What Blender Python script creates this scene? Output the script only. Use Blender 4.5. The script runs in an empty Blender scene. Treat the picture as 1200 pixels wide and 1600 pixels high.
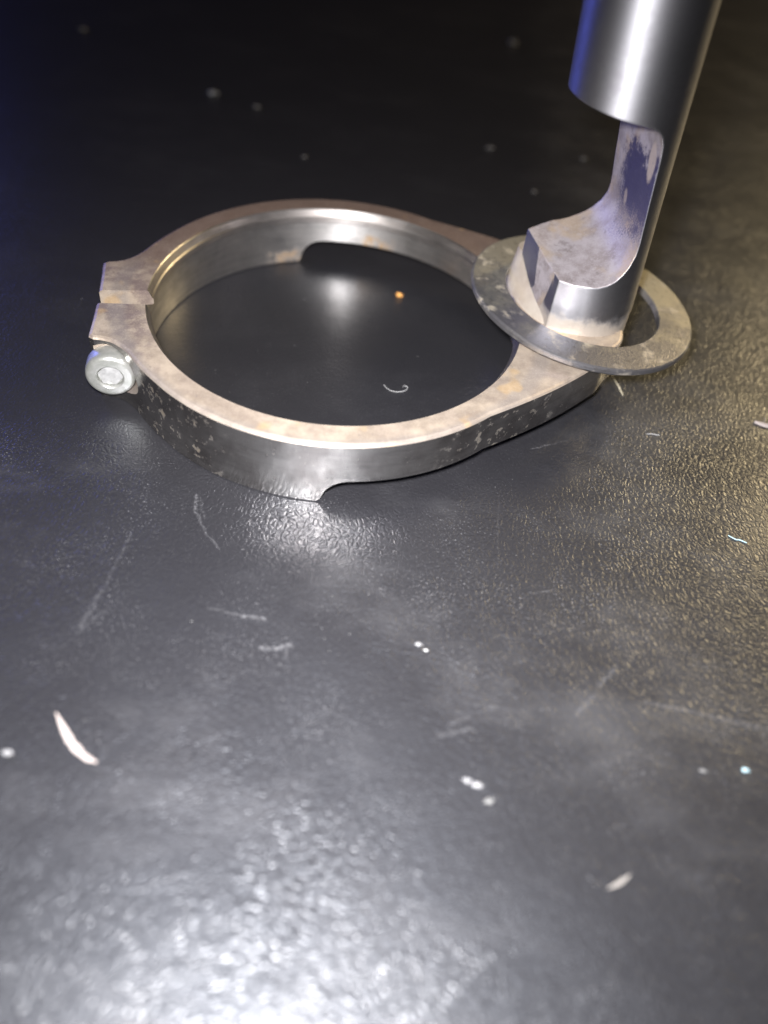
import bpy, bmesh, math, random
from mathutils import Vector, Matrix, noise
random.seed(7)
MM = 0.001
R = math.radians
scene = bpy.context.scene
coll = scene.collection

# ------------------------------------------------------------------ camera
cam_d = bpy.data.cameras.new('camera')
cam = bpy.data.objects.new('camera', cam_d)
coll.objects.link(cam)
cr = Vector((0.98960773, 0.105538, 0.09766405))
cu = Vector((-0.14379338, 0.72632845, 0.67213871))
cf = Vector((0.0, 0.67919711, -0.73395591))
m = Matrix.Identity(4)
for i in range(3):
    m[i][0], m[i][1], m[i][2] = cr[i], cu[i], -cf[i]
m.translation = Vector((12.409, -115.857, 88.287)) * MM
cam.matrix_world = m
cam_d.sensor_fit = 'VERTICAL'
cam_d.sensor_height = 24
cam_d.lens = 19.5
cam_d.clip_start = 0.005
cam_d.clip_end = 50
cam_d.dof.use_dof = True
cam_d.dof.focus_distance = 0.126
cam_d.dof.aperture_fstop = 6.2
scene.camera = cam

# ------------------------------------------------------------------ light
w = bpy.data.worlds.new('World')
scene.world = w
w.use_nodes = True
w.node_tree.nodes['Background'].inputs[0].default_value = (0.55, 0.6, 0.8, 1)
w.node_tree.nodes['Background'].inputs[1].default_value = 0.005
scene.view_settings.view_transform = 'Standard'
scene.view_settings.look = 'None'
scene.view_settings.exposure = 0
scene.view_settings.gamma = 1
scene.cycles.caustics_reflective = True
scene.cycles.blur_glossy = 0.3
scene.cycles.max_bounces = 8


def area(name, loc, target, size, power, color, size_y=None, spread=180):
    ld = bpy.data.lights.new(name, 'AREA')
    ld.shape = 'RECTANGLE' if size_y else 'DISK'
    ld.size = size * MM
    if size_y:
        ld.size_y = size_y * MM
    ld.energy = power
    ld.color = color
    ld.spread = R(spread)
    o = bpy.data.objects.new(name, ld)
    coll.objects.link(o)
    o.location = Vector(loc) * MM
    o.rotation_euler = (Vector(target) - Vector(loc)).to_track_quat('-Z', 'Y').to_euler()
    return o


area('phone_flash', (5.5, -107, 91), (10, -48, 0), 10, 0.30, (1.0, 0.98, 0.985), spread=112)
area('blue_screen', (-540, 450, 160), (0, 0, 10), 260, .9, (0.16, 0.20, 1.0), 200)
area('warm_lamp', (330, 330, 250), (50, 0, 0), 80, .95, (1.0, 0.77, 0.42), 110)


# ------------------------------------------------------------------ helpers
def tag(o, label=None, cat=None, group=None, kind=None):
    if label: o['label'] = label
    if cat: o['category'] = cat
    if group: o['group'] = group
    if kind: o['kind'] = kind
    return o


def empty(name, loc=(0, 0, 0)):
    o = bpy.data.objects.new(name, None)
    o.empty_display_size = 0.005
    coll.objects.link(o)
    o.location = Vector(loc) * MM
    return o


def mesh_obj(name, bm, mats, parent=None, smooth=True, angle=35):
    me = bpy.data.meshes.new(name)
    bm.normal_update()
    if smooth:
        for f in bm.faces: f.smooth = True
        ca = math.cos(R(angle))
        for e in bm.edges:
            if len(e.link_faces) == 2 and e.link_faces[0].normal.dot(e.link_faces[1].normal) < ca:
                e.smooth = False
    bm.to_mesh(me)
    bm.free()
    for mt in (mats if isinstance(mats, (list, tuple)) else [mats]):
        me.materials.append(mt)
    o = bpy.data.objects.new(name, me)
    coll.objects.link(o)
    if parent: o.parent = parent
    return o


def boolean(obj, cutters):
    """cutters: list of (object, operation); bakes the result into obj and removes the cutters"""
    for c, op in cutters:
        md = obj.modifiers.new('b', 'BOOLEAN')
        md.object = c
        md.operation = op
        md.solver = 'EXACT'
        md.material_mode = 'TRANSFER'
    bpy.context.view_layer.update()
    dg = bpy.context.evaluated_depsgraph_get()
    me = bpy.data.meshes.new_from_object(obj.evaluated_get(dg), depsgraph=dg)
    obj.modifiers.clear()
    obj.data = me
    for c, op in cutters:
        bpy.data.objects.remove(c)
    return obj


def resharpen(obj, angle=30):
    me = obj.data
    bm = bmesh.new(); bm.from_mesh(me)
    bmesh.ops.remove_doubles(bm, verts=bm.verts, dist=2e-6)
    bmesh.ops.dissolve_degenerate(bm, edges=bm.edges, dist=2e-6)
    bm.normal_update()
    ca = math.cos(R(angle))
    for f in bm.faces: f.smooth = True
    for e in bm.edges:
        e.smooth = not (len(e.link_faces) == 2 and e.link_faces[0].normal.dot(e.link_faces[1].normal) < ca)
    bm.to_mesh(me); bm.free()


def loft(rings, mat_index=0, cap=True, bm=None):
    """rings: list of closed loops (mm)"""
    bm = bm or bmesh.new()
    vs = [[bm.verts.new(Vector(p) * MM) for p in r] for r in rings]
    n = len(vs[0])
    for a, b in zip(vs[:-1], vs[1:]):
        for i in range(n):
            f = bm.faces.new((a[i], a[(i + 1) % n], b[(i + 1) % n], b[i]))
            f.material_index = mat_index
    if cap:
        f = bm.faces.new(list(reversed(vs[0]))); f.material_index = mat_index
        f = bm.faces.new(vs[-1]); f.material_index = mat_index
    bmesh.ops.recalc_face_normals(bm, faces=bm.faces)
    return bm


# ------------------------------------------------------------------ node helper
class NT:
    def __init__(s, name):
        s.mat = bpy.data.materials.new(name)
        s.mat.use_nodes = True
        s.t = s.mat.node_tree
        s.t.nodes.clear()
        s.out = s.t.nodes.new('ShaderNodeOutputMaterial')
        s.tc = s.t.nodes.new('ShaderNodeTexCoord')
        s.pos = s.tc.outputs['Object']

    def n(s, kind, **kw):
        nd = s.t.nodes.new(kind)
        for k, v in kw.items():
            if k.startswith('_'):
                setattr(nd, k[1:], v)
            else:
                key = int(k[1:]) if k[0] == 'i' and k[1:].isdigit() else k.replace('__', ' ')
                s.set(nd.inputs[key], v)
        return nd

    def set(s, sock, v):
        if isinstance(v, bpy.types.NodeSocket):
            s.t.links.new(v, sock)
        else:
            if sock.type == 'RGBA' and len(v) == 3: v = (*v, 1)
            sock.default_value = v

    def math(s, op, a, b=None, c=None, clamp=False):
        nd = s.n('ShaderNodeMath', _operation=op, _use_clamp=clamp)
        s.set(nd.inputs[0], a)
        if b is not None: s.set(nd.inputs[1], b)
        if c is not None: s.set(nd.inputs[2], c)
        return nd.outputs[0]

    def vmath(s, op, a, b=None):
        nd = s.n('ShaderNodeVectorMath', _operation=op)
        s.set(nd.inputs[0], a)
        if b is not None: s.set(nd.inputs[1], b)
        return nd.outputs[0] if op not in ('LENGTH', 'DISTANCE', 'DOT_PRODUCT') else nd.outputs[1]

    def noise(s, scale, detail=3, rough=.55, vec=None, dist=0, stretch=None):
        v = vec or s.pos
        if stretch:
            v = s.vmath('MULTIPLY', v, stretch)
        return s.n('ShaderNodeTexNoise', Vector=v, Scale=scale, Detail=detail, Roughness=rough, Distortion=dist).outputs['Fac']

    def ramp(s, fac, lo, hi, a=0., b=1.):
        nd = s.n('ShaderNodeMapRange', _clamp=True, _interpolation_type='SMOOTHSTEP')
        s.set(nd.inputs[0], fac)
        for i, v in enumerate((lo, hi, a, b)): s.set(nd.inputs[i + 1], v)
        return nd.outputs[0]

    def mix(s, fac, a, b):
        nd = s.n('ShaderNodeMix', _data_type='RGBA')
        s.set(nd.inputs[0], fac); s.set(nd.inputs[6], a); s.set(nd.inputs[7], b)
        return nd.outputs[2]

    def mixf(s, fac, a, b):
        nd = s.n('ShaderNodeMix', _data_type='FLOAT')
        s.set(nd.inputs[0], fac); s.set(nd.inputs[2], a); s.set(nd.inputs[3], b)
        return nd.outputs[0]

    def bump(s, h, dist, strength=1., normal=None):
        nd = s.n('ShaderNodeBump', Height=h, Distance=dist, Strength=strength)
        if normal is not None: s.set(nd.inputs['Normal'], normal)
        return nd.outputs[0]

    def bsdf(s, **kw):
        nd = s.n('ShaderNodeBsdfPrincipled', **kw)
        s.t.links.new(nd.outputs[0], s.out.inputs['Surface'])
        return s.mat

    def xyz(s, vec=None):
        nd = s.n('ShaderNodeSeparateXYZ'); s.set(nd.inputs[0], vec or s.pos)
        return nd.outputs


# ------------------------------------------------------------------ materials
def capsule(s, p2, a, b, wid, soft=1.0):
    """mask of a stroke from a to b (mm) on the xy plane"""
    ax, ay = a; bx, by = b
    L = math.hypot(bx - ax, by - ay); dx, dy = (bx - ax) / L, (by - ay) / L
    rel = s.vmath('SUBTRACT', p2, (ax * MM, ay * MM, 0))
    t = s.vmath('DOT_PRODUCT', rel, (dx, dy, 0))
    t = s.math('MINIMUM', s.math('MAXIMUM', t, 0.0), L * MM)
    sc = s.n('ShaderNodeVectorMath', _operation='SCALE')
    s.set(sc.inputs[0], (dx, dy, 0)); s.set(sc.inputs['Scale'], t)
    d = s.vmath('LENGTH', s.vmath('SUBTRACT', rel, sc.outputs[0]))
    return s.ramp(d, wid * MM * (1 - soft * .8), wid * MM, 1., 0.)


def leather_material():
    s = NT('black_grained_leather')
    x, y, z = s.xyz()
    flat = s.n('ShaderNodeCombineXYZ', X=x, Y=y).outputs[0]
    # wandering warp so that the grain never lines up
    wn = s.n('ShaderNodeTexNoise', Vector=flat, Scale=160, Detail=2)
    warp = s.vmath('MULTIPLY', s.vmath('SUBTRACT', wn.outputs['Color'], (.5, .5, .5)), (.0022, .0022, 0))
    wn2 = s.n('ShaderNodeTexNoise', Vector=flat, Scale=900, Detail=2)
    warp2 = s.vmath('MULTIPLY', s.vmath('SUBTRACT', wn2.outputs['Color'], (.5, .5, .5)), (.0005, .0005, 0))
    v = s.vmath('ADD', s.vmath('ADD', flat, warp), warp2)
    st = s.vmath('MULTIPLY', v, (1, .8, 1))
    v1 = s.n('ShaderNodeTexVoronoi', Vector=st, Scale=1350, _feature='DISTANCE_TO_EDGE').outputs['Distance']
    cell = s.ramp(v1, 0.0, 0.28)
    v2 = s.n('ShaderNodeTexVoronoi', Vector=v, Scale=2300, _feature='F1').outputs['Distance']
    crease = s.noise(520, 4, .6, vec=s.vmath('MULTIPLY', v, (.45, 1.3, 1)))
    crease = s.ramp(s.math('ABSOLUTE', s.math('SUBTRACT', crease, .5)), 0, .06)
    region = s.ramp(s.noise(45, 2), .35, .65, .55, 1.)
    # the hide is smoother under and behind the ring, coarser towards the right
    wx = s.math('ADD', x, s.math('MULTIPLY', s.math('SUBTRACT', s.noise(30, 3), .5), .03))
    wy = s.math('ADD', y, s.math('MULTIPLY', s.math('SUBTRACT', s.noise(33, 3), .5), .02))
    calm = s.math('MULTIPLY', s.ramp(wx, .030, .052, 1, 0), s.ramp(wy, -.036, -.022))
    region = s.math('MULTIPLY', region, s.math('SUBTRACT', 1., s.math('MULTIPLY', calm, .62)))
    region = s.math('MULTIPLY', region, s.ramp(wy, -.075, -.050, .80, 1.))
    used = s.math('SUBTRACT', 1., s.math('MULTIPLY', calm, .75))
    h = s.math('ADD', s.math('MULTIPLY', cell, .55), s.math('MULTIPLY', v2, -.22))
    h = s.math('ADD', h, s.math('MULTIPLY', crease, .16))
    h = s.math('MULTIPLY', h, region)
    big = s.noise(38, 3, .5)
    nb = s.bump(big, .0022, .14)
    nrm = s.bump(h, .00017, .52, nb)
    # wear: pale scuffs and a film of dust
    breakup = s.ramp(s.noise(2600, 3, .7), .42, .62)
    strokes = [((-21.1, -45.0), (-21.8, -54.5), .35, .22), ((-21.8, -54.5), (-22.6, -61.1), .5, .25),
               ((-20.2, -57.6), (-22.3, -60.4), .4, .16),
               ((-8, -55.1), (-3.5, -55.5), .32, .35), ((-3.5, -55.5), (-.8, -55.5), .38, .75),
               ((-.2, -59.8), (3.4, -58.9), .4, .8), ((2.9, -59.0), (3.1, -60.6), .3, .3),
               ((48, -59.5), (54, -60.0), .5, .35), ((54, -60), (66, -61.3), .6, .28),
               ((22.5, -68.2), (26.2, -66.6), .4, .3), ((23.5, -66.6), (26.0, -65.0), .4, .2),
               ((33.8, -44.9), (36.4, -44.4), .22, .3), ((39, -62.8), (41.5, -59.6), .5, .25), ((42.2, -58.2), (44.5, -55.0), .5, .35),
               ((29.2, -28.2), (29.1, -41.8), .2, .10),
               ((-14.7, -36.0), (-13.6, -39.3), .45, .42), ((-13.6, -39.3), (-11.4, -42.8), .28, .45),
               ((-11.4, -42.8), (-9.0, -45.2), .22, .4), ((-13.9, -36.6), (-12.2, -40.2), .25, .22),
               ((34.0, -15.8), (37, -14.4), .18, .5), ((37, -14.4), (40.0, -12.9), .16, .4)]
    acc = None
    wob = s.vmath('MULTIPLY', s.vmath('SUBTRACT', s.n('ShaderNodeTexNoise', Vector=flat, Scale=420, Detail=3).outputs['Color'], (.5, .5, .5)), (.0010, .0010, 0))
    sv = s.vmath('ADD', flat, wob)
    for a, b, wd, amt in strokes:
        k = s.math('MULTIPLY', capsule(s, sv, a, b, wd), amt * .32)
        acc = k if acc is None else s.math('MAXIMUM', acc, k)
    scuff = s.math('MULTIPLY', acc, s.math('ADD', s.math('MULTIPLY', breakup, .95), .05))
    dustn = s.noise(3800, 2, .6)
    dustr = s.ramp(s.noise(55, 4, .65), .42, .72)
    dust = s.math('MULTIPLY', s.ramp(dustn, .60, .74), s.math('ADD', s.math('MULTIPLY', dustr, .6), .06))
    smear = s.math('MULTIPLY', s.ramp(s.noise(26, 5, .7, stretch=(1, 1.6, 1)), .46, .70), .045)
    pale = s.math('ADD', scuff, s.math('MULTIPLY', s.math('ADD', dust, smear), used), clamp=True)
    col = s.mix(pale, (.017, .0166, .019), (.42, .42, .44))
    rough = s.math('ADD', s.mixf(calm, s.mixf(s.ramp(s.noise(60, 4, .6), .3, .7), .40, .48), .34), s.math('MULTIPLY', pale, .3))
    return s.bsdf(Base__Color=col, Roughness=rough, Normal=nrm, Specular__IOR__Level=.42,
                  Specular__Tint=(.78, .86, 1, 1),
                  Coat__Weight=.55, Coat__Roughness=.28, Coat__IOR=1.5, Coat__Normal=nrm)


def dusty_face_material():
    """flat top faces: pale dusty film with brown and violet smudges over steel"""
    s = NT('dusty_steel_face')
    x, yy, z = s.xyz()
    a = s.ramp(s.noise(260, 5, .7), .35, .65)
    b = s.ramp(s.noise(170, 5, .7, vec=s.vmath('ADD', s.pos, (.3, .1, 0))), .42, .60)
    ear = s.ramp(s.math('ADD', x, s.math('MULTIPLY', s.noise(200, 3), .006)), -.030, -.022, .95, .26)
    far = s.math('MULTIPLY', s.ramp(s.math('ADD', yy, s.math('MULTIPLY', s.noise(90, 3), .02)), .008, .030), .9)  # light fading towards the far rim, painted in as a darker brown
    rr = s.vmath('LENGTH', s.n('ShaderNodeCombineXYZ', X=x, Y=yy).outputs[0])
    edge = s.math('MULTIPLY', s.ramp(s.math('ADD', rr, s.math('MULTIPLY', s.noise(300, 3), .0014)), .0332, .0346), s.ramp(rr, .0350, .0365, .5, .1))
    mark = s.ramp(s.noise(900, 4, .6, stretch=(1, .5, 1)), .66, .70)
    warm = s.ramp(s.noise(210, 2, .5, vec=s.vmath('ADD', s.pos, (.7, .4, 0))), .62, .74)
    col = s.mix(a, (.36, .295, .235), (.49, .41, .325))
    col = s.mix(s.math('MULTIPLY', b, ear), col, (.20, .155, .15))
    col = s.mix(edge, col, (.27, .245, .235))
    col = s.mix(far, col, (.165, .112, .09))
    col = s.mix(s.math('MULTIPLY', mark, .45), col, (.22, .19, .17))
    col = s.mix(s.math('MULTIPLY', warm, .45), col, (.60, .40, .18))
    gr = s.noise(4200, 2, .6)
    col = s.mix(s.math('MULTIPLY', s.ramp(gr, .5, .8), .3), col, (.60, .54, .46))
    nrm = s.bump(s.noise(2600, 4, .7), .00006, .55)
    return s.bsdf(Base__Color=col, Metallic=.45, Roughness=s.mixf(a, .42, .52), Normal=nrm)


def wall_material(name, brown=0.0, bore=False):
    s = NT(name)
    x, y, z = s.xyz()
    th = s.math('ARCTAN2', y, x)
    deg = s.math('MULTIPLY', th, 57.29578)
    line = s.noise(1.0, 2, .5, vec=s.n('ShaderNodeCombineXYZ', X=s.math('MULTIPLY', th, 240), Y=s.math('MULTIPLY', z, 60)).outputs[0])
    hor = s.noise(1.0, 3, .6, vec=s.n('ShaderNodeCombineXYZ', X=s.math('MULTIPLY', th, 4), Y=s.math('MULTIPLY', z, 1300)).outputs[0])
    sm = s.ramp(s.noise(130, 5, .65), .38, .66)
    spots = s.ramp(s.noise(620, 5, .7), .555, .66)
    lft = s.math('MULTIPLY', s.ramp(deg, -160, -148), s.ramp(deg, -132, -118, 1, 0))
    rgt = s.math('MULTIPLY', s.ramp(deg, -72, -60), s.ramp(deg, -45, -25, .75, .05))
    region = s.math('ADD', lft, rgt, clamp=True)
    spots = s.math('MULTIPLY', spots, region)
    fine = s.math('MULTIPLY', s.ramp(s.noise(2300, 2, .6), .70, .76), .22)
    base = s.mix(sm, (.50, .48, .46), (.29, .27, .26)) if not bore else s.mix(sm, (.60, .575, .55), (.40, .38, .365))
    base = s.mix(s.math('MULTIPLY', s.ramp(hor, .45, .7), .35), base, (.20, .19, .19))
    base = s.mix(brown, base, (.30, .13, .07))
    dirt = s.math('MAXIMUM', s.math('MULTIPLY', spots, .7), fine)
    col = s.mix(dirt, base, (.24, .19, .125))
    met = s.math('SUBTRACT', .97, s.math('MULTIPLY', dirt, .6))
    if bore:
        wob = s.math('MULTIPLY', s.math('SUBTRACT', s.noise(420, 3), .5), 1.)
        def patch(d0, d1, z0, z1):
            dm = s.math('ADD', deg, s.math('MULTIPLY', wob, 10)); zm = s.math('ADD', z, s.math('MULTIPLY', wob, .003))
            return s.math('MULTIPLY', s.math('MULTIPLY', s.ramp(dm, d0 - 1.5, d0 + 1.5), s.ramp(dm, d1 - 2, d1 + 2, 1, 0)),
                          s.math('MULTIPLY', s.ramp(zm, z0 - .0004, z0 + .0004), s.ramp(zm, z1 - .0006, z1 + .0006, 1, 0)))
        rust = s.math('MAXIMUM', patch(64, 76, .003, .0062), s.math('MULTIPLY', patch(98, 110, -.001, .0026), .8))
        rust = s.math('MULTIPLY', rust, s.ramp(s.noise(700, 4, .7), .35, .6))
        col = s.mix(s.math('MULTIPLY', rust, .8), col, (.38, .22, .08))
        met = s.math('SUBTRACT', met, s.math('MULTIPLY', rust, .6), clamp=True)
        rough = s.mixf(sm, .34, .46)
    else:
        rough = s.mixf(sm, .20, .26)
    rough = s.math('ADD', rough, s.math('MULTIPLY', dirt, .3))
    h = s.math('ADD', s.math('MULTIPLY', line, .6), s.math('MULTIPLY', s.noise(1500, 3, .6), .35))
    nrm = s.bump(h, .00002, .5)
    tan = s.n('ShaderNodeTangent', _direction_type='RADIAL', _axis='Z').outputs[0]
    return s.bsdf(Base__Color=col, Metallic=met, Roughness=rough, Anisotropic=.60, Anisotropic__Rotation=.25, Tangent=tan, Normal=nrm)


def brushed_rod_material():
    s = NT('brushed_rod_steel')
    hor = s.noise(1., 4, .65, vec=s.vmath('MULTIPLY', s.pos, (60, 60, 1700)))
    blot = s.ramp(s.noise(140, 4, .6), .4, .65)
    col = s.mix(blot, (.44, .44, .47), (.33, .325, .35))
    specks = s.math('MULTIPLY', s.ramp(s.noise(2600, 2, .5), .70, .75), .6)
    col = s.mix(specks, col, (.5, .5, .5))
    x, y, z = s.xyz()
    low = s.ramp(s.math('ADD', z, s.math('MULTIPLY', s.math('SUBTRACT', s.noise(330, 4, .65), .5), .005)), .0128, .0150, 1, 0)
    stri = s.noise(1., 2, .5, vec=s.n('ShaderNodeCombineXYZ', X=s.math('MULTIPLY', x, 1100), Y=s.math('MULTIPLY', z, 90)).outputs[0])
    col = s.mix(low, col, (.50, .45, .40))
    tan = s.n('ShaderNodeTangent', _direction_type='RADIAL', _axis='Z').outputs[0]
    bev = s.n('ShaderNodeBevel', _samples=6, Radius=.00045).outputs[0]
    nrm = s.bump(hor, .00003, .5, bev)
    nrm = s.bump(s.noise(200, 2), .0002, .10, nrm)
    nrm = s.bump(s.math('MULTIPLY', low, s.math('ADD', stri, s.noise(1500, 3))), .00006, .6, nrm)
    A = s.n('ShaderNodeBsdfPrincipled', Base__Color=col, Metallic=1., Roughness=s.mixf(blot, .13, .15), Anisotropic=.92, Anisotropic__Rotation=.25, Tangent=tan, Normal=nrm)
    B = s.n('ShaderNodeBsdfPrincipled', Base__Color=col, Metallic=s.math('SUBTRACT', 1., s.math('MULTIPLY', low, .5)), Roughness=s.mixf(blot, .48, .54), Anisotropic=.55, Anisotropic__Rotation=.25, Tangent=tan, Normal=nrm)
    mx = s.n('ShaderNodeMixShader', i0=.93)
    s.t.links.new(A.outputs[0], mx.inputs[1]); s.t.links.new(B.outputs[0], mx.inputs[2])
    s.t.links.new(mx.outputs[0], s.out.inputs['Surface'])
    return s.mat


def notch_material():
    """milled faces of the post: frosted grey-lilac dust with dark blue stain"""
    s = NT('stained_milled_steel')
    x, y, z = s.xyz()
    g = s.noise(3600, 3, .7)
    n1 = s.noise(260, 5, .7)
    up = s.ramp(s.math('ADD', z, s.math('MULTIPLY', s.math('SUBTRACT', n1, .5), .016)), .0215, .0345)
    top = s.ramp(s.math('ADD', z, s.math('MULTIPLY', s.math('SUBTRACT', n1, .5), .014)), .0360, .0420)
    left = s.ramp(s.math('ADD', y, s.math('MULTIPLY', s.math('SUBTRACT', n1, .5), .008)), .0100, .0165, 1, 0)
    blue = s.math('MULTIPLY', s.math('MULTIPLY', up, s.math('SUBTRACT', 1., top)), left)
    pale = s.mix(s.ramp(n1, .35, .65), (.30, .26, .26), (.46, .42, .44))
    pale = s.mix(s.math('MULTIPLY', s.ramp(s.noise(150, 3), .52, .66), .6), pale, (.48, .37, .25))
    col = s.mix(s.math('MULTIPLY', s.ramp(s.noise(340, 4, .6), .56, .66), .45), pale, (.15, .12, .11))
    blue = s.ramp(s.math('ADD', blue, s.math('MULTIPLY', s.math('SUBTRACT', g, .5), 1.3)), .12, .80)
    col = s.mix(s.math('MULTIPLY', blue, .93), col, (.048, .046, .115))
    pd = s.vmath('LENGTH', s.vmath('MULTIPLY', s.vmath('SUBTRACT', s.pos, (0, .0042, .0385)), (0, 1., .38)))
    pw = s.ramp(s.math('ADD', pd, s.math('MULTIPLY', s.math('SUBTRACT', n1, .5), .0012)), .0009, .0013, 1, 0)
    pd2 = s.vmath('LENGTH', s.vmath('MULTIPLY', s.vmath('SUBTRACT', s.pos, (0, .0105, .0305)), (0, 1., .5)))
    pw = s.math('MAXIMUM', pw, s.math('MULTIPLY', s.ramp(pd2, .0004, .0008, 1, 0), .6))
    col = s.mix(s.math('MULTIPLY', pw, .9), col, (.52, .44, .38))
    col = s.mix(s.math('MULTIPLY', s.ramp(g, .55, .75), .5), col, s.mix(blue, (.72, .68, .68), (.11, .10, .25)))
    bev = s.n('ShaderNodeBevel', _samples=6, Radius=.00045).outputs[0]
    nrm = s.bump(g, .00006, .8, bev)
    return s.bsdf(Base__Color=col, Metallic=.45, Roughness=.46, Normal=nrm)


def foot_material():
    s = NT('ground_weld_steel')
    a = s.ramp(s.noise(210, 4, .6), .4, .65)
    x, y, z = s.xyz()
    stri = s.noise(1., 2, .5, vec=s.n('ShaderNodeCombineXYZ', X=s.math('MULTIPLY', x, 900), Y=s.math('MULTIPLY', z, 60)).outputs[0])
    col = s.mix(a, (.50, .43, .36), (.58, .52, .45))
    col = s.mix(s.math('MULTIPLY', s.ramp(s.noise(330, 2), .66, .70), .8), col, (.60, .25, .10))
    nrm = s.bump(s.math('ADD', s.noise(1400, 4, .7), stri), .00010, .6)
    return s.bsdf(Base__Color=col, Metallic=.5, Roughness=.42, Normal=nrm)


def washer_material():
    s = NT('weathered_zinc_washer')
    x, y, z = s.xyz()
    a = s.ramp(s.math('ADD', s.noise(170, 5, .65), s.math('MULTIPLY', x, 14)), .30, .62)
    b = s.ramp(s.noise(260, 4, .6, vec=s.vmath('ADD', s.pos, (.2, .5, 0))), .54, .70)
    col = s.mix(a, (.19, .185, .195), (.34, .32, .27))
    col = s.mix(s.math('MULTIPLY', b, .6), col, (.42, .36, .26))
    col = s.mix(s.math('MULTIPLY', s.ramp(s.noise(900, 3), .55, .7), .4), col, (.12, .11, .10))
    nrm = s.bump(s.math('ADD', s.noise(1500, 4, .7), s.math('MULTIPLY', s.noise(5000, 2), .5)), .00008, .6)
    return s.bsdf(Base__Color=col, Metallic=s.mixf(b, .75, .2), Roughness=s.mixf(a, .36, .50), Normal=nrm)


def screw_material():
    s = NT('zinc_plated_screw')
    a = s.ramp(s.noise(500, 4, .6), .4, .65)
    col = s.mix(a, (.40, .41, .38), (.50, .50, .48))
    return s.bsdf(Base__Color=col, Metallic=.65, Roughness=.34, Normal=s.bump(s.noise(1600, 3), .00006, .5))


def plain(name, col, rough=.8, metal=0., var=.25, sc=2500):
    s = NT(name)
    d = tuple(c * (1 - var) for c in col)
    c = s.mix(s.noise(sc, 3), d, tuple(min(1, c * (1 + var)) for c in col))
    return s.bsdf(Base__Color=c, Roughness=rough, Metallic=metal, Normal=s.bump(s.noise(sc * 1.5, 3), .00004, .5))


M_leather = leather_material()
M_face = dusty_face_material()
M_wall = wall_material('machined_steel_wall')
M_bore = wall_material('machined_steel_bore', bore=True)
M_lip = wall_material('bore_lip_steel', .08, bore=True)
M_rod = brushed_rod_material()
M_notch = notch_material()
M_foot = foot_material()
M_washer = washer_material()
M_screw = screw_material()
M_socket = plain('dusty_screw_socket', (.36, .36, .36), .5, .3, .4, 1500)

# ------------------------------------------------------------------ leather surface
bm = bmesh.new()
N = 60
for i in range(N + 1):
    for j in range(N + 1):
        bm.verts.new(((-.9 + 1.9 * i / N), (-.4 + 2.2 * j / N), 0))
bm.verts.ensure_lookup_table()
for i in range(N):
    for j in range(N):
        a = i * (N + 1) + j
        bm.faces.new([bm.verts[k] for k in (a, a + N + 1, a + N + 2, a + 1)])
tag(mesh_obj('leather_surface', bm, M_leather), kind='structure')

# ------------------------------------------------------------------ clamp bracket
H = 11.36
TH = R(12.5)
bracket = empty('clamp_bracket')
tag(bracket, 'steel clamp ring with a tapered tab carrying a notched upright post', 'clamp')

# outline in the ring's own frame: x runs from the slit (left) to the tab (right)
RO = 34.2


def arc(cx, cy, r, a0, a1, n):
    return [(cx + r * math.cos(R(a0 + (a1 - a0) * i / n)), cy + r * math.sin(R(a0 + (a1 - a0) * i / n))) for i in range(n + 1)]


# tab: tangent from ring to a squared-off end
half = []                                            # upper half, from tab tip to ear
half += [(47.2, 0), (47.2, 3.0)]
half += [(47.2 - 5 + 5 * math.cos(R(a)), 4.6 + 7.2 * math.sin(R(a))) for a in range(10, 70, 8)]
t0 = (43.2, 13.2)
ang_t = 54.0
tx, ty = RO * math.cos(R(ang_t)), RO * math.sin(R(ang_t))
for i in range(1, 14):
    k = i / 14
    # slightly bulging flank
    bx = t0[0] + (tx - t0[0]) * k; by = t0[1] + (ty - t0[1]) * k
    bul = 0.9 * math.sin(math.pi * k)
    half.append((bx + bul * .55, by + bul * .83))
half += arc(0, 0, RO, ang_t, 143, 90)
# fillet into the ear
q0 = half[-1]
ear = [(-28.7, 18.8), (-29.8, 17.2), (-30.9, 15.4), (-31.8, 13.9), (-32.7, 12.7), (-33.6, 11.8), (-34.6, 11.1), (-35.8, 10.7), (-37.0, 10.5), (-37.7, 10.0), (-37.75, 9.5), (-37.6, 6), (-37.5, 1.75)]
half += ear


def dense(poly, d=.5):
    out = []
    for a, b in zip(poly[:-1], poly[1:]):
        L = math.hypot(b[0] - a[0], b[1] - a[1]); k = max(1, int(L / d))
        out += [(a[0] + (b[0] - a[0]) * i / k, a[1] + (b[1] - a[1]) * i / k) for i in range(k)]
    return out + [poly[-1]]


up = dense(half)
RT, RL, RW = 30.0, 29.35, 30.7


def station(p, sgn):
    x, y = p
    y0 = y * sgn
    a = math.atan2(y0, x)
    return (x, y0), a


stations = []
n_up = len(up)
# angle of the slit edge at the inner radius
slit_y = 1.9
for sgn in (1, -1):
    seq = []
    for i, (x, y) in enumerate(up):
        a = math.atan2(y, x)
        # near the ear the inner point slides towards the slit edge
        amax = math.pi - math.asin(slit_y / RT)
        a_in = a
        if x < -30:
            # blend so that the last station lies on the slit face
            aend = math.atan2(up[-1][1], up[-1][0])
            a1 = math.atan2(17.2, -29.8)
            a_in = a1 + (a - a1) / (aend - a1) * (amax - a1) if a > a1 else a
        seq.append(((x, y * sgn), a_in * sgn))
    stations.append(seq)
full = list(reversed(stations[1]))[:-1] + stations[0]      # near slit side ... tab ... far slit side


def zb(x):
    u = x + 4.5
    if u <= 0: return 0.0
    r = 4.2
    return math.sqrt(max(0, r * r - (r - min(u, r)) ** 2)) if u < r else r


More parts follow.
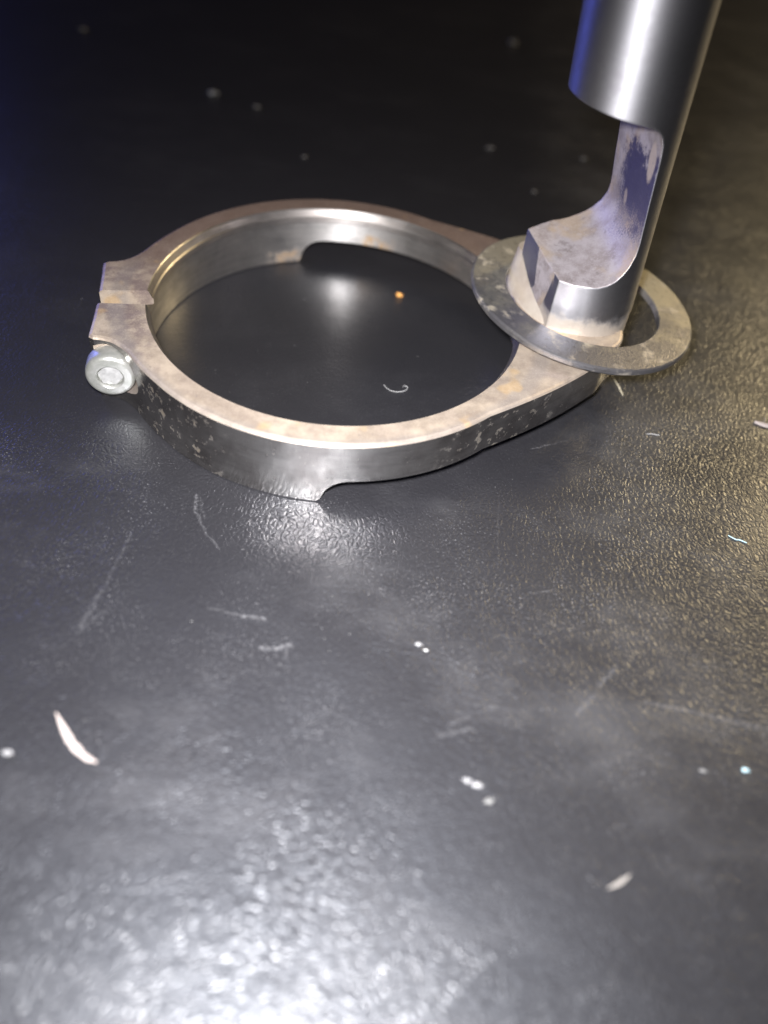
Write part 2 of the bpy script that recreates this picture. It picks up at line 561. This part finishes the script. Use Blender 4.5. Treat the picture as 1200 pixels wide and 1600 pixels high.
bm = bmesh.new()
rows = []
CH = .55
pts_out = [s[0] for s in full]
for k, ((x, y), ai) in enumerate(full):
    # outward normal of the outline
    a = pts_out[max(0, k - 1)]; b = pts_out[min(len(full) - 1, k + 1)]
    tx_, ty_ = b[0] - a[0], b[1] - a[1]
    L = math.hypot(tx_, ty_) or 1
    nx, ny = ty_ / L, -tx_ / L
    ca, sa = math.cos(ai), math.sin(ai)
    wob = .06 * noise.noise(Vector((x * .12, y * .12, 3)))
    # x at which the bottom notch is measured is that of each vertex
    prof = []

    def P(px, py, z, bottom=False):
        zz = zb(px) if bottom else z
        return (px, py, zz)
    prof.append(P(x - nx * .2, y - ny * .2, 0, True))
    prof.append((x, y, zb(x) + .25))
    prof.append((x, y, H - CH * .8))
    prof.append((x - nx * CH * .35, y - ny * CH * .35, H - CH * .3))
    prof.append((x - nx * CH, y - ny * CH, H + wob * .3))
    for rr, z in ((RT + .18, H), (RT, H - .15), (RL + .25, H - 1.25), (RL, H - 1.45), (RL, H - 2.3), (RL + .2, H - 2.5), (RW, H - 2.7), (RW, H - 3.0)):
        rr2 = rr
        prof.append((rr2 * ca, rr2 * sa, z))
    bz = zb(RW * ca)
    prof.append((RW * ca, RW * sa, max(bz + .3, 0)))
    prof.append(((RW + .3) * ca, (RW + .3) * sa, zb((RW + .3) * ca)))
    rows.append([bm.verts.new(Vector(q) * MM) for q in prof])
np_ = len(rows[0])
# 0..1 bottom-out, wall, chamfer, top, lip ...
matmap = {0: 1, 1: 1, 2: 0, 3: 0, 4: 0, 5: 2, 6: 3, 7: 3, 8: 3, 9: 2, 10: 2, 11: 2, 12: 2, 13: 2, 14: 1}
for r0, r1 in zip(rows[:-1], rows[1:]):
    for i in range(np_):
        j = (i + 1) % np_
        f = bm.faces.new((r0[i], r0[j], r1[j], r1[i]))
        f.material_index = matmap[i]
for rw in (rows[0], rows[-1]):
    f = bm.faces.new(rw); f.material_index = 0
bmesh.ops.recalc_face_normals(bm, faces=bm.faces)
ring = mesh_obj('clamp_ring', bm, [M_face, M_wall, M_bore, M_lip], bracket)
ring.rotation_euler.z = TH
# counterbore seat for the screw head
SX, SZ = -34.9, 6.2


def ycyl(cx, cz, r, y0, y1, n=64, mi=0, prof=None):
    prof = prof or [(r, y0), (r, y1)]
    rings = [[(cx + rr * math.cos(2 * math.pi * i / n), yy, cz + rr * math.sin(2 * math.pi * i / n)) for i in range(n)] for rr, yy in prof]
    return loft(rings, mi)


cut = mesh_obj('cut', ycyl(SX, SZ, 4.2, -10.35, -26), M_face)
cut.rotation_euler.z = TH
boolean(ring, [(cut, 'DIFFERENCE')])
resharpen(ring, 16)

# cap screw
pf = [(2.0, 14.0), (2.0, -10.3), (3.62, -10.38), (3.72, -10.7), (3.72, -12.95), (3.62, -13.5), (3.35, -13.85), (3.0, -13.97), (2.05, -13.98), (1.95, -13.9), (1.85, -13.2)]
screw = mesh_obj('clamp_screw', ycyl(SX, SZ, 1, 0, 0, 72, 0, [(r_, y_ + .02 + (.4 if y_ < -12 else 0)) for r_, y_ in pf]), M_screw, bracket)
screw.rotation_euler.z = TH
# dust-filled hexagonal socket
bm = bmesh.new()
ctr = bm.verts.new(Vector((SX, -13.02, SZ)) * MM)
rg = []
for q in (0.35, .7, 1.0):
    ringv = []
    for i in range(36):
        a = 2 * math.pi * i / 36
        hexr = 1.62 / max(math.cos(((a + .2) % (math.pi / 3)) - math.pi / 6), .8)
        rr = hexr * q if q < 1 else hexr
        h = -13.02 + (.32 * q ** 2) * 0 - .16 * noise.noise(Vector((math.cos(a) * q * 2, math.sin(a) * q * 2, 5))) - (.10 if q < 1 else 0)
        ringv.append(bm.verts.new(Vector((SX + rr * math.cos(a), h, SZ + rr * math.sin(a))) * MM))
    rg.append(ringv)
for i in range(36):
    bm.faces.new((ctr, rg[0][i], rg[0][(i + 1) % 36]))
    for a_, b_ in ((0, 1), (1, 2)):
        bm.faces.new((rg[a_][i], rg[b_][i], rg[b_][(i + 1) % 36], rg[a_][(i + 1) % 36]))
bmesh.ops.recalc_face_normals(bm, faces=bm.faces)
sock = mesh_obj('hex_socket', bm, M_socket, screw)

# ------------------------------------------------------------------ post with its notch
CX, CY, LEAN = 39.9, 8.8, -.068


def circ(cx, cy, r, z, n=128, lean=LEAN):
    return [(cx + lean * (z - 15) + r * math.cos(2 * math.pi * i / n), cy + r * math.sin(2 * math.pi * i / n), z) for i in range(n)]


post = mesh_obj('post', loft([circ(CX, CY, 8.55, z) for z in (0.0, 12, 30, 60, 112)]), [M_rod, M_notch, M_foot], bracket)
K = Vector((34.2, 1.35)); A = Vector((29.0, 12.2))


def poly_prism(poly, z0, z1, mi=0):
    return loft([[(x, y, z0) for x, y in poly], [(x, y, z1) for x, y in poly]], mi)


blk = mesh_obj('b', poly_prism([(K.x, K.y), (A.x, A.y), (31.0, 14.2), (33.0, 15.4), (35.2, 16.2), (37.5, 16.95), (40, 12), (39.6, .30), (36.6, .42)], 9, 30), [M_rod])
# trim everything outside the flat K-A
d = (A - K).normalized(); nrm2 = Vector((-d.y, d.x))
if nrm2.x > 0: nrm2 = -nrm2
p1 = K - d * 8; p2 = A + d * 8
trim = mesh_obj('t', poly_prism([tuple(p1), tuple(p2), tuple(p2 + nrm2 * 8), tuple(p1 + nrm2 * 8)], 9.5, 32, 0), [M_notch])
# notch cutter
prof0 = [(22, 46.6), (31, 45.75), (38.6, 44.9), (40.6, 44.55), (41.8, 44.0), (42.7, 43.1), (43.2, 42.0), (43.5, 40.4), (44.3, 32.7), (45.0, 26.6),
         (44.95, 25.0), (44.4, 23.4), (43.5, 22.1), (42.5, 21.2), (41.3, 20.6), (39.9, 20.2), (38.2, 20.05), (36.2, 19.95), (34.2, 19.8), (30, 20.0), (22, 20.6)]


def nprof(y):
    out = []
    for x, z in prof0:
        dz = .17 * y if z < 28 else (.17 * y * max(0, (40 - z) / 12) if z < 40 else 0)
        if z < 28 and x < 34: dz += .02 * y * (34 - x) / 4
        out.append((x - .262 * (y - 1.0), y, z + dz))
    return out


ncut = mesh_obj('n', loft([nprof(-8), nprof(0), nprof(10), nprof(20), nprof(28)]), [M_notch])
# boss at the foot
def closed_spline(P, k=10):
    out = []
    for i in range(len(P)):
        p0, p1, p2, p3 = [Vector(P[(i + j) % len(P)]) for j in (-1, 0, 1, 2)]
        for t in [q / k for q in range(k)]:
            out.append(.5 * ((2 * p1) + (p2 - p0) * t + (2 * p0 - 5 * p1 + 4 * p2 - p3) * t * t + (3 * p1 - p0 - 3 * p2 + p3) * t ** 3))
    return out


fb = [(34.6, 1.6, 3), (31.3, 4.3, 5.0), (28.5, 9.3, 2.5), (27.4, 13.0, 1.2), (28.2, 16.2, 1.2), (31, 18.2, 1.5), (36, 17.3, .5), (39, 9, 0), (37.5, 3.5, 1)]
inw = Vector((.902, .432))
fr = []
for z in (10.9, 11.4, 12.2, 13.5, 15.0, 16.5, 18.0):
    k = max(0, (z - 11.2)) / 7
    fr.append([(q.x, q.y, z) for q in closed_spline([(x + inw.x * o_ * k, y + inw.y * o_ * k * (1 if y < 14 else -1)) for x, y, o_ in fb])])
foot = mesh_obj('f', loft(fr), [M_foot])
nt = Vector((.968, -.242)).normalized(); tt = Vector((.242, .968))
c0 = Vector((46.1, 0.0))
rt = [c0 - tt * 20, c0 - tt * 20 + nt * 12, c0 + tt * 40 + nt * 12, c0 + tt * 40]
rtrim = mesh_obj('r', loft([[(q.x + .35, q.y, -3) for q in rt], [(q.x + .35, q.y, 13.5) for q in rt], [(q.x + 2.2, q.y, 17.5) for q in rt]]), [M_foot])
# boolean via staged mesh
boolean(post, [(blk, 'UNION'), (trim, 'DIFFERENCE'), (ncut, 'DIFFERENCE'), (foot, 'UNION'), (rtrim, 'DIFFERENCE')])
resharpen(post, 28)

# ------------------------------------------------------------------ washer
bm = bmesh.new()
WO, WI, WT = 19.25, 13.36, 1.25
n = 160
prof = [(WI, -WT + .15), (WI, -.12), (WI + .15, 0), (WO - .28, 0), (WO - .06, -.14), (WO, -.35), (WO, -WT + .35), (WO - .25, -WT), (WI + .15, -WT)]
rings = []
for i in range(n):
    a = 2 * math.pi * i / n
    e = Vector((math.cos(a), math.sin(a), 0))
    ring_ = []
    for r_, z in prof:
        wv = noise.noise(e * 1.3 + Vector((4, 4, 0))) * .06
        bent = .10 * math.cos(2 * a + .6)
        rr = r_ + noise.noise(e * 9 + Vector((r_, 1, 0))) * .03
        ring_.append(bm.verts.new(Vector((rr * e.x, rr * e.y, z + wv + bent)) * MM))
    rings.append(ring_)
for i in range(n):
    a_, b_ = rings[i], rings[(i + 1) % n]
    for j in range(len(prof)):
        k = (j + 1) % len(prof)
        bm.faces.new((a_[j], b_[j], b_[k], a_[k]))
bmesh.ops.recalc_face_normals(bm, faces=bm.faces)
washer = mesh_obj('washer', bm, M_washer, angle=15)
washer.location = Vector((40.4, 9.3, 13.0)) * MM
washer.rotation_euler = Vector((.094, .002, 1)).to_track_quat('Z', 'Y').to_euler()
tag(washer, 'loose flat grey washer lying tilted around the foot of the post', 'washer')


# ------------------------------------------------------------------ crumbs and lint on the leather
def flake(name, pts, wid, th, mat, label, cat, lift=.12, curl=.0, base=0.0):
    """a sliver along a path (mm), tapered to both ends"""
    bm = bmesh.new()
    n = 14
    P = []
    for i in range(n + 1):
        t = i / n * (len(pts) - 1); k = min(int(t), len(pts) - 2); f = t - k
        a, b = Vector(pts[k]), Vector(pts[k + 1])
        P.append(a.lerp(b, f))
    c = sum(P, Vector((0, 0))) / len(P)
    rows = []
    for i, q in enumerate(P):
        a = P[max(0, i - 1)]; b = P[min(n, i + 1)]
        t = (b - a).normalized(); nn = Vector((-t.y, t.x))
        s_ = i / n
        w_ = wid * (math.sin(math.pi * (s_ * .92 + .04)) ** .6) * (1 + .35 * noise.noise(Vector((i * .9, wid * 7, c.x))))
        z = lift + curl * (2 * s_ - 1) ** 2
        row = []
        for dx, dz in ((-1, 0), (-.5, th), (.4, th * 1.1), (1, .1 * th), (.3, -th * .4), (-.6, -th * .4)):
            row.append(bm.verts.new(Vector((q.x - c.x + nn.x * dx * w_ / 2, q.y - c.y + nn.y * dx * w_ / 2, z + dz)) * MM))
        rows.append(row)
    for a, b in zip(rows[:-1], rows[1:]):
        for i in range(6):
            bm.faces.new((a[i], a[(i + 1) % 6], b[(i + 1) % 6], b[i]))
    bm.faces.new(rows[0]); bm.faces.new(rows[-1])
    bmesh.ops.recalc_face_normals(bm, faces=bm.faces)
    o = mesh_obj(name, bm, mat, angle=60)
    o.location = Vector((c.x, c.y, base)) * MM
    return tag(o, label, cat)


def crumb(name, xy, r, mat, label, cat, sq=.7, seed=0, z=0.0, group=None):
    bm = bmesh.new()
    bmesh.ops.create_icosphere(bm, subdivisions=2, radius=1)
    for v in bm.verts:
        k = 1 + .8 * noise.noise(v.co * 1.3 + Vector((seed * 3.1, 0, 0)))
        v.co = Vector((v.co.x * k * 1.25, v.co.y * k * .8, v.co.z * k * sq)) * r * MM
    o = mesh_obj(name, bm, mat, angle=80)
    o.location = Vector((xy[0], xy[1], z + r * sq * .8)) * MM
    return tag(o, label, cat, group)


def strand(name, pts, r, mat, label, cat, z=.1):
    """a hair or thread: tube along a smooth 3-D path"""
    bm = bmesh.new()
    P = [Vector(q if len(q) == 3 else (q[0], q[1], z)) for q in pts]
    Q = []
    m_ = len(P)
    for k in range(m_ - 1):
        p0, p1, p2, p3 = P[max(0, k - 1)], P[k], P[k + 1], P[min(m_ - 1, k + 2)]
        for i in range(8):
            t = i / 8
            Q.append(.5 * ((2 * p1) + (p2 - p0) * t + (2 * p0 - 5 * p1 + 4 * p2 - p3) * t * t + (3 * p1 - p0 - 3 * p2 + p3) * t ** 3))
    Q.append(P[-1])
    c = Q[len(Q) // 2].copy(); c.z = 0
    rows = []
    for i, q in enumerate(Q):
        t = (Q[min(i + 1, len(Q) - 1)] - Q[max(i - 1, 0)]).normalized()
        u = t.cross(Vector((0, 0, 1))).normalized(); v_ = t.cross(u)
        rr = r * (.6 + .4 * math.sin(math.pi * i / len(Q)))
        rows.append([bm.verts.new((q - c + u * rr * math.cos(a) + v_ * rr * math.sin(a)) * MM) for a in (0, 1.257, 2.513, 3.77, 5.027)])
    for a, b in zip(rows[:-1], rows[1:]):
        for i in range(5):
            bm.faces.new((a[i], a[(i + 1) % 5], b[(i + 1) % 5], b[i]))
    bm.faces.new(rows[0]); bm.faces.new(rows[-1])
    bmesh.ops.recalc_face_normals(bm, faces=bm.faces)
    o = mesh_obj(name, bm, mat, angle=80)
    o.location = c * MM
    return tag(o, label, cat)


M_chip = plain('pale_wood_sliver', (.40, .35, .33))
M_dull = plain('dull_grey_flake', (.24, .225, .21))
M_far = plain('dark_grit', (.085, .08, .075))
M_white = plain('white_flake', (.24, .24, .25))
M_orange = plain('orange_crumb', (.62, .30, .08))
M_lint = plain('pale_lint', (.40, .40, .40))
M_hair = plain('tan_bristle', (.50, .45, .33))
M_cyan = plain('pale_blue_lint', (.42, .60, .66))
M_grit = plain('grey_grit', (.15, .15, .15))

flake('wood_sliver', [(-21.0, -72.4), (-19.6, -74.0), (-18.1, -75.6), (-16.2, -76.9), (-14.6, -77.4)], .8, .2, M_chip,
      'large pale curved sliver lying on the leather at lower left', 'sliver', curl=.15)
flake('grey_flake', [(41.2, -82.9), (42.6, -82.1), (43.9, -81.0)], .42, .1, M_dull, 'short dull grey flake lying on the leather at lower right', 'flake')
flake('white_chip', [(73.0, -1.1), (75, -1.5), (77.4, -1.4)], 1.1, .3, M_chip, 'pale chip at the right edge of the photo beside the washer', 'chip')
strand('chip_fibre', [(75.2, .6), (75.0, -.3), (74.4, -.9)], .05, M_lint, 'fine curled fibre touching the pale chip at the right edge', 'fibre', .15)
crumb('orange_crumb', (9.4, 21.7), .5, M_orange, 'tiny orange crumb on the dark leather inside the ring', 'crumb', .9, 2)
strand('lint_strand', [(9.3, -5.4), (10.0, -6.3), (11.1, -6.8), (12.3, -6.6), (13.1, -6.0), (13.3, -5.2), (12.8, -4.9), (12.5, -5.3)], .055, M_lint,
       'pale curled lint strand on the leather inside the ring', 'lint')
strand('bristle', [(49.0, 5.0, .5), (49.6, 3.3, .6), (50.5, 1.0, .1)], .12, M_hair, 'short tan bristle on the leather under the washer edge', 'bristle')
crumb('white_flake', (26.0, -73.2), .42, M_white, 'left one of two touching white flakes on the lower leather', 'flake', .4, 4, group='touching white flakes')
crumb('white_flake', (27.15, -73.6), .46, M_white, 'right one of two touching white flakes on the lower leather', 'flake', .4, 5, group='touching white flakes')
crumb('dust_clump', (28.6, -75.2), .45, M_grit, 'grey dust clump just below the two touching white flakes', 'dust', .3, 6)
crumb('white_crumb', (-24.4, -77.7), .42, M_white, 'round white crumb at the left edge of the photo', 'crumb', .6, 8)
crumb('pale_crumb', (19.2, -56.0), .34, M_white, 'small pale crumb on the leather midway between ring and flakes', 'crumb', .5, 9)
crumb('pale_grain', (20.1, -56.7), .22, M_lint, 'tiny grain beside the pale crumb below the ring', 'grain', .5, 10)
crumb('blue_crumb', (59.0, -66.9), .33, M_cyan, 'pale blue crumb on the leather near the lower right edge', 'crumb', .5, 11)
crumb('grey_crumb', (53.7, -67.8), .33, M_grit, 'grey crumb left of the pale blue crumb', 'crumb', .5, 12)
strand('blue_thread', [(63.6, -28.9), (64.6, -29.5), (65.2, -29.5), (66.2, -29.9)], .11, M_cyan, 'short pale blue thread on the grained leather at right', 'thread')
strand('pale_fibre', [(53.5, -8.3), (54.6, -8.1), (55.8, -8.2)], .07, M_lint, 'thin straight pale fibre on the leather right of the tab', 'fibre')
crumb('far_crumb', (-46.0, 100.9), 1.0, M_grit, 'brightest blurred grey crumb on the dark leather behind the ring', 'crumb', .5, 13, group='crumbs on the leather behind the ring')
crumb('far_crumb', (-34.0, 96.6), .7, M_far, 'faint blurred crumb right of the brightest crumb behind the ring', 'crumb', .5, 14, group='crumbs on the leather behind the ring')
crumb('far_crumb', (-89.9, 130.4), .9, M_far, 'blurred crumb in the blue-lit top left corner', 'crumb', .5, 15, group='crumbs on the leather behind the ring')
crumb('far_crumb', (25.4, 92.5), .7, M_far, 'blurred grey crumb on the dark leather left of the post', 'crumb', .5, 16, group='crumbs on the leather behind the ring')
crumb('far_crumb', (49.0, 94.1), .7, M_far, 'blurred crumb beside the notch of the post', 'crumb', .5, 17, group='crumbs on the leather behind the ring')
crumb('far_crumb', (30.9, 170.5), 1.2, M_far, 'faint blurred crumb at the top left of the post', 'crumb', .5, 18, group='crumbs on the leather behind the ring')
crumb('far_crumb', (36.2, 72.7), .45, M_far, 'faint blurred crumb just behind the washer', 'crumb', .5, 19, group='crumbs on the leather behind the ring')
crumb('far_crumb', (-17.8, 73.2), .45, M_far, 'faint blurred crumb directly behind the far rim of the ring', 'crumb', .5, 20, group='crumbs on the leather behind the ring')
# loose dust
bm = bmesh.new()
for k in range(2300):
    if k < 1700:
        x, y = random.uniform(-38, 85), random.triangular(-105, 40, -75)
    else:
        x, y = random.uniform(-120, 160), random.uniform(0, 200)
    if noise.noise(Vector((x * .05, y * .05, 1))) < random.uniform(-.35, .25): continue
    if 28.5 < math.hypot(x, y) < 36 or math.hypot(x - 40, y - 9) < 16: continue
    r_ = min(.16, .035 * math.exp(random.gauss(0, .5))) * (1 if y < 0 else 1.4)
    c = Vector((x, y, r_ * .6)) * MM
    e = [Vector((random.uniform(.5, 1.4), 0, 0)), Vector((0, random.uniform(.5, 1.2), 0)), Vector((0, 0, .6))]
    vs = [bm.verts.new(c + s_ * v * r_ * MM) for v in e for s_ in (1, -1)]
    for a in (0, 1):
        for b in (2, 3):
            for d_ in (4, 5):
                bm.faces.new((vs[a], vs[b], vs[d_]))
bmesh.ops.recalc_face_normals(bm, faces=bm.faces)
tag(mesh_obj('loose_dust', bm, M_grit, smooth=False), 'fine pale dust scattered over the black leather', 'dust', kind='stuff')
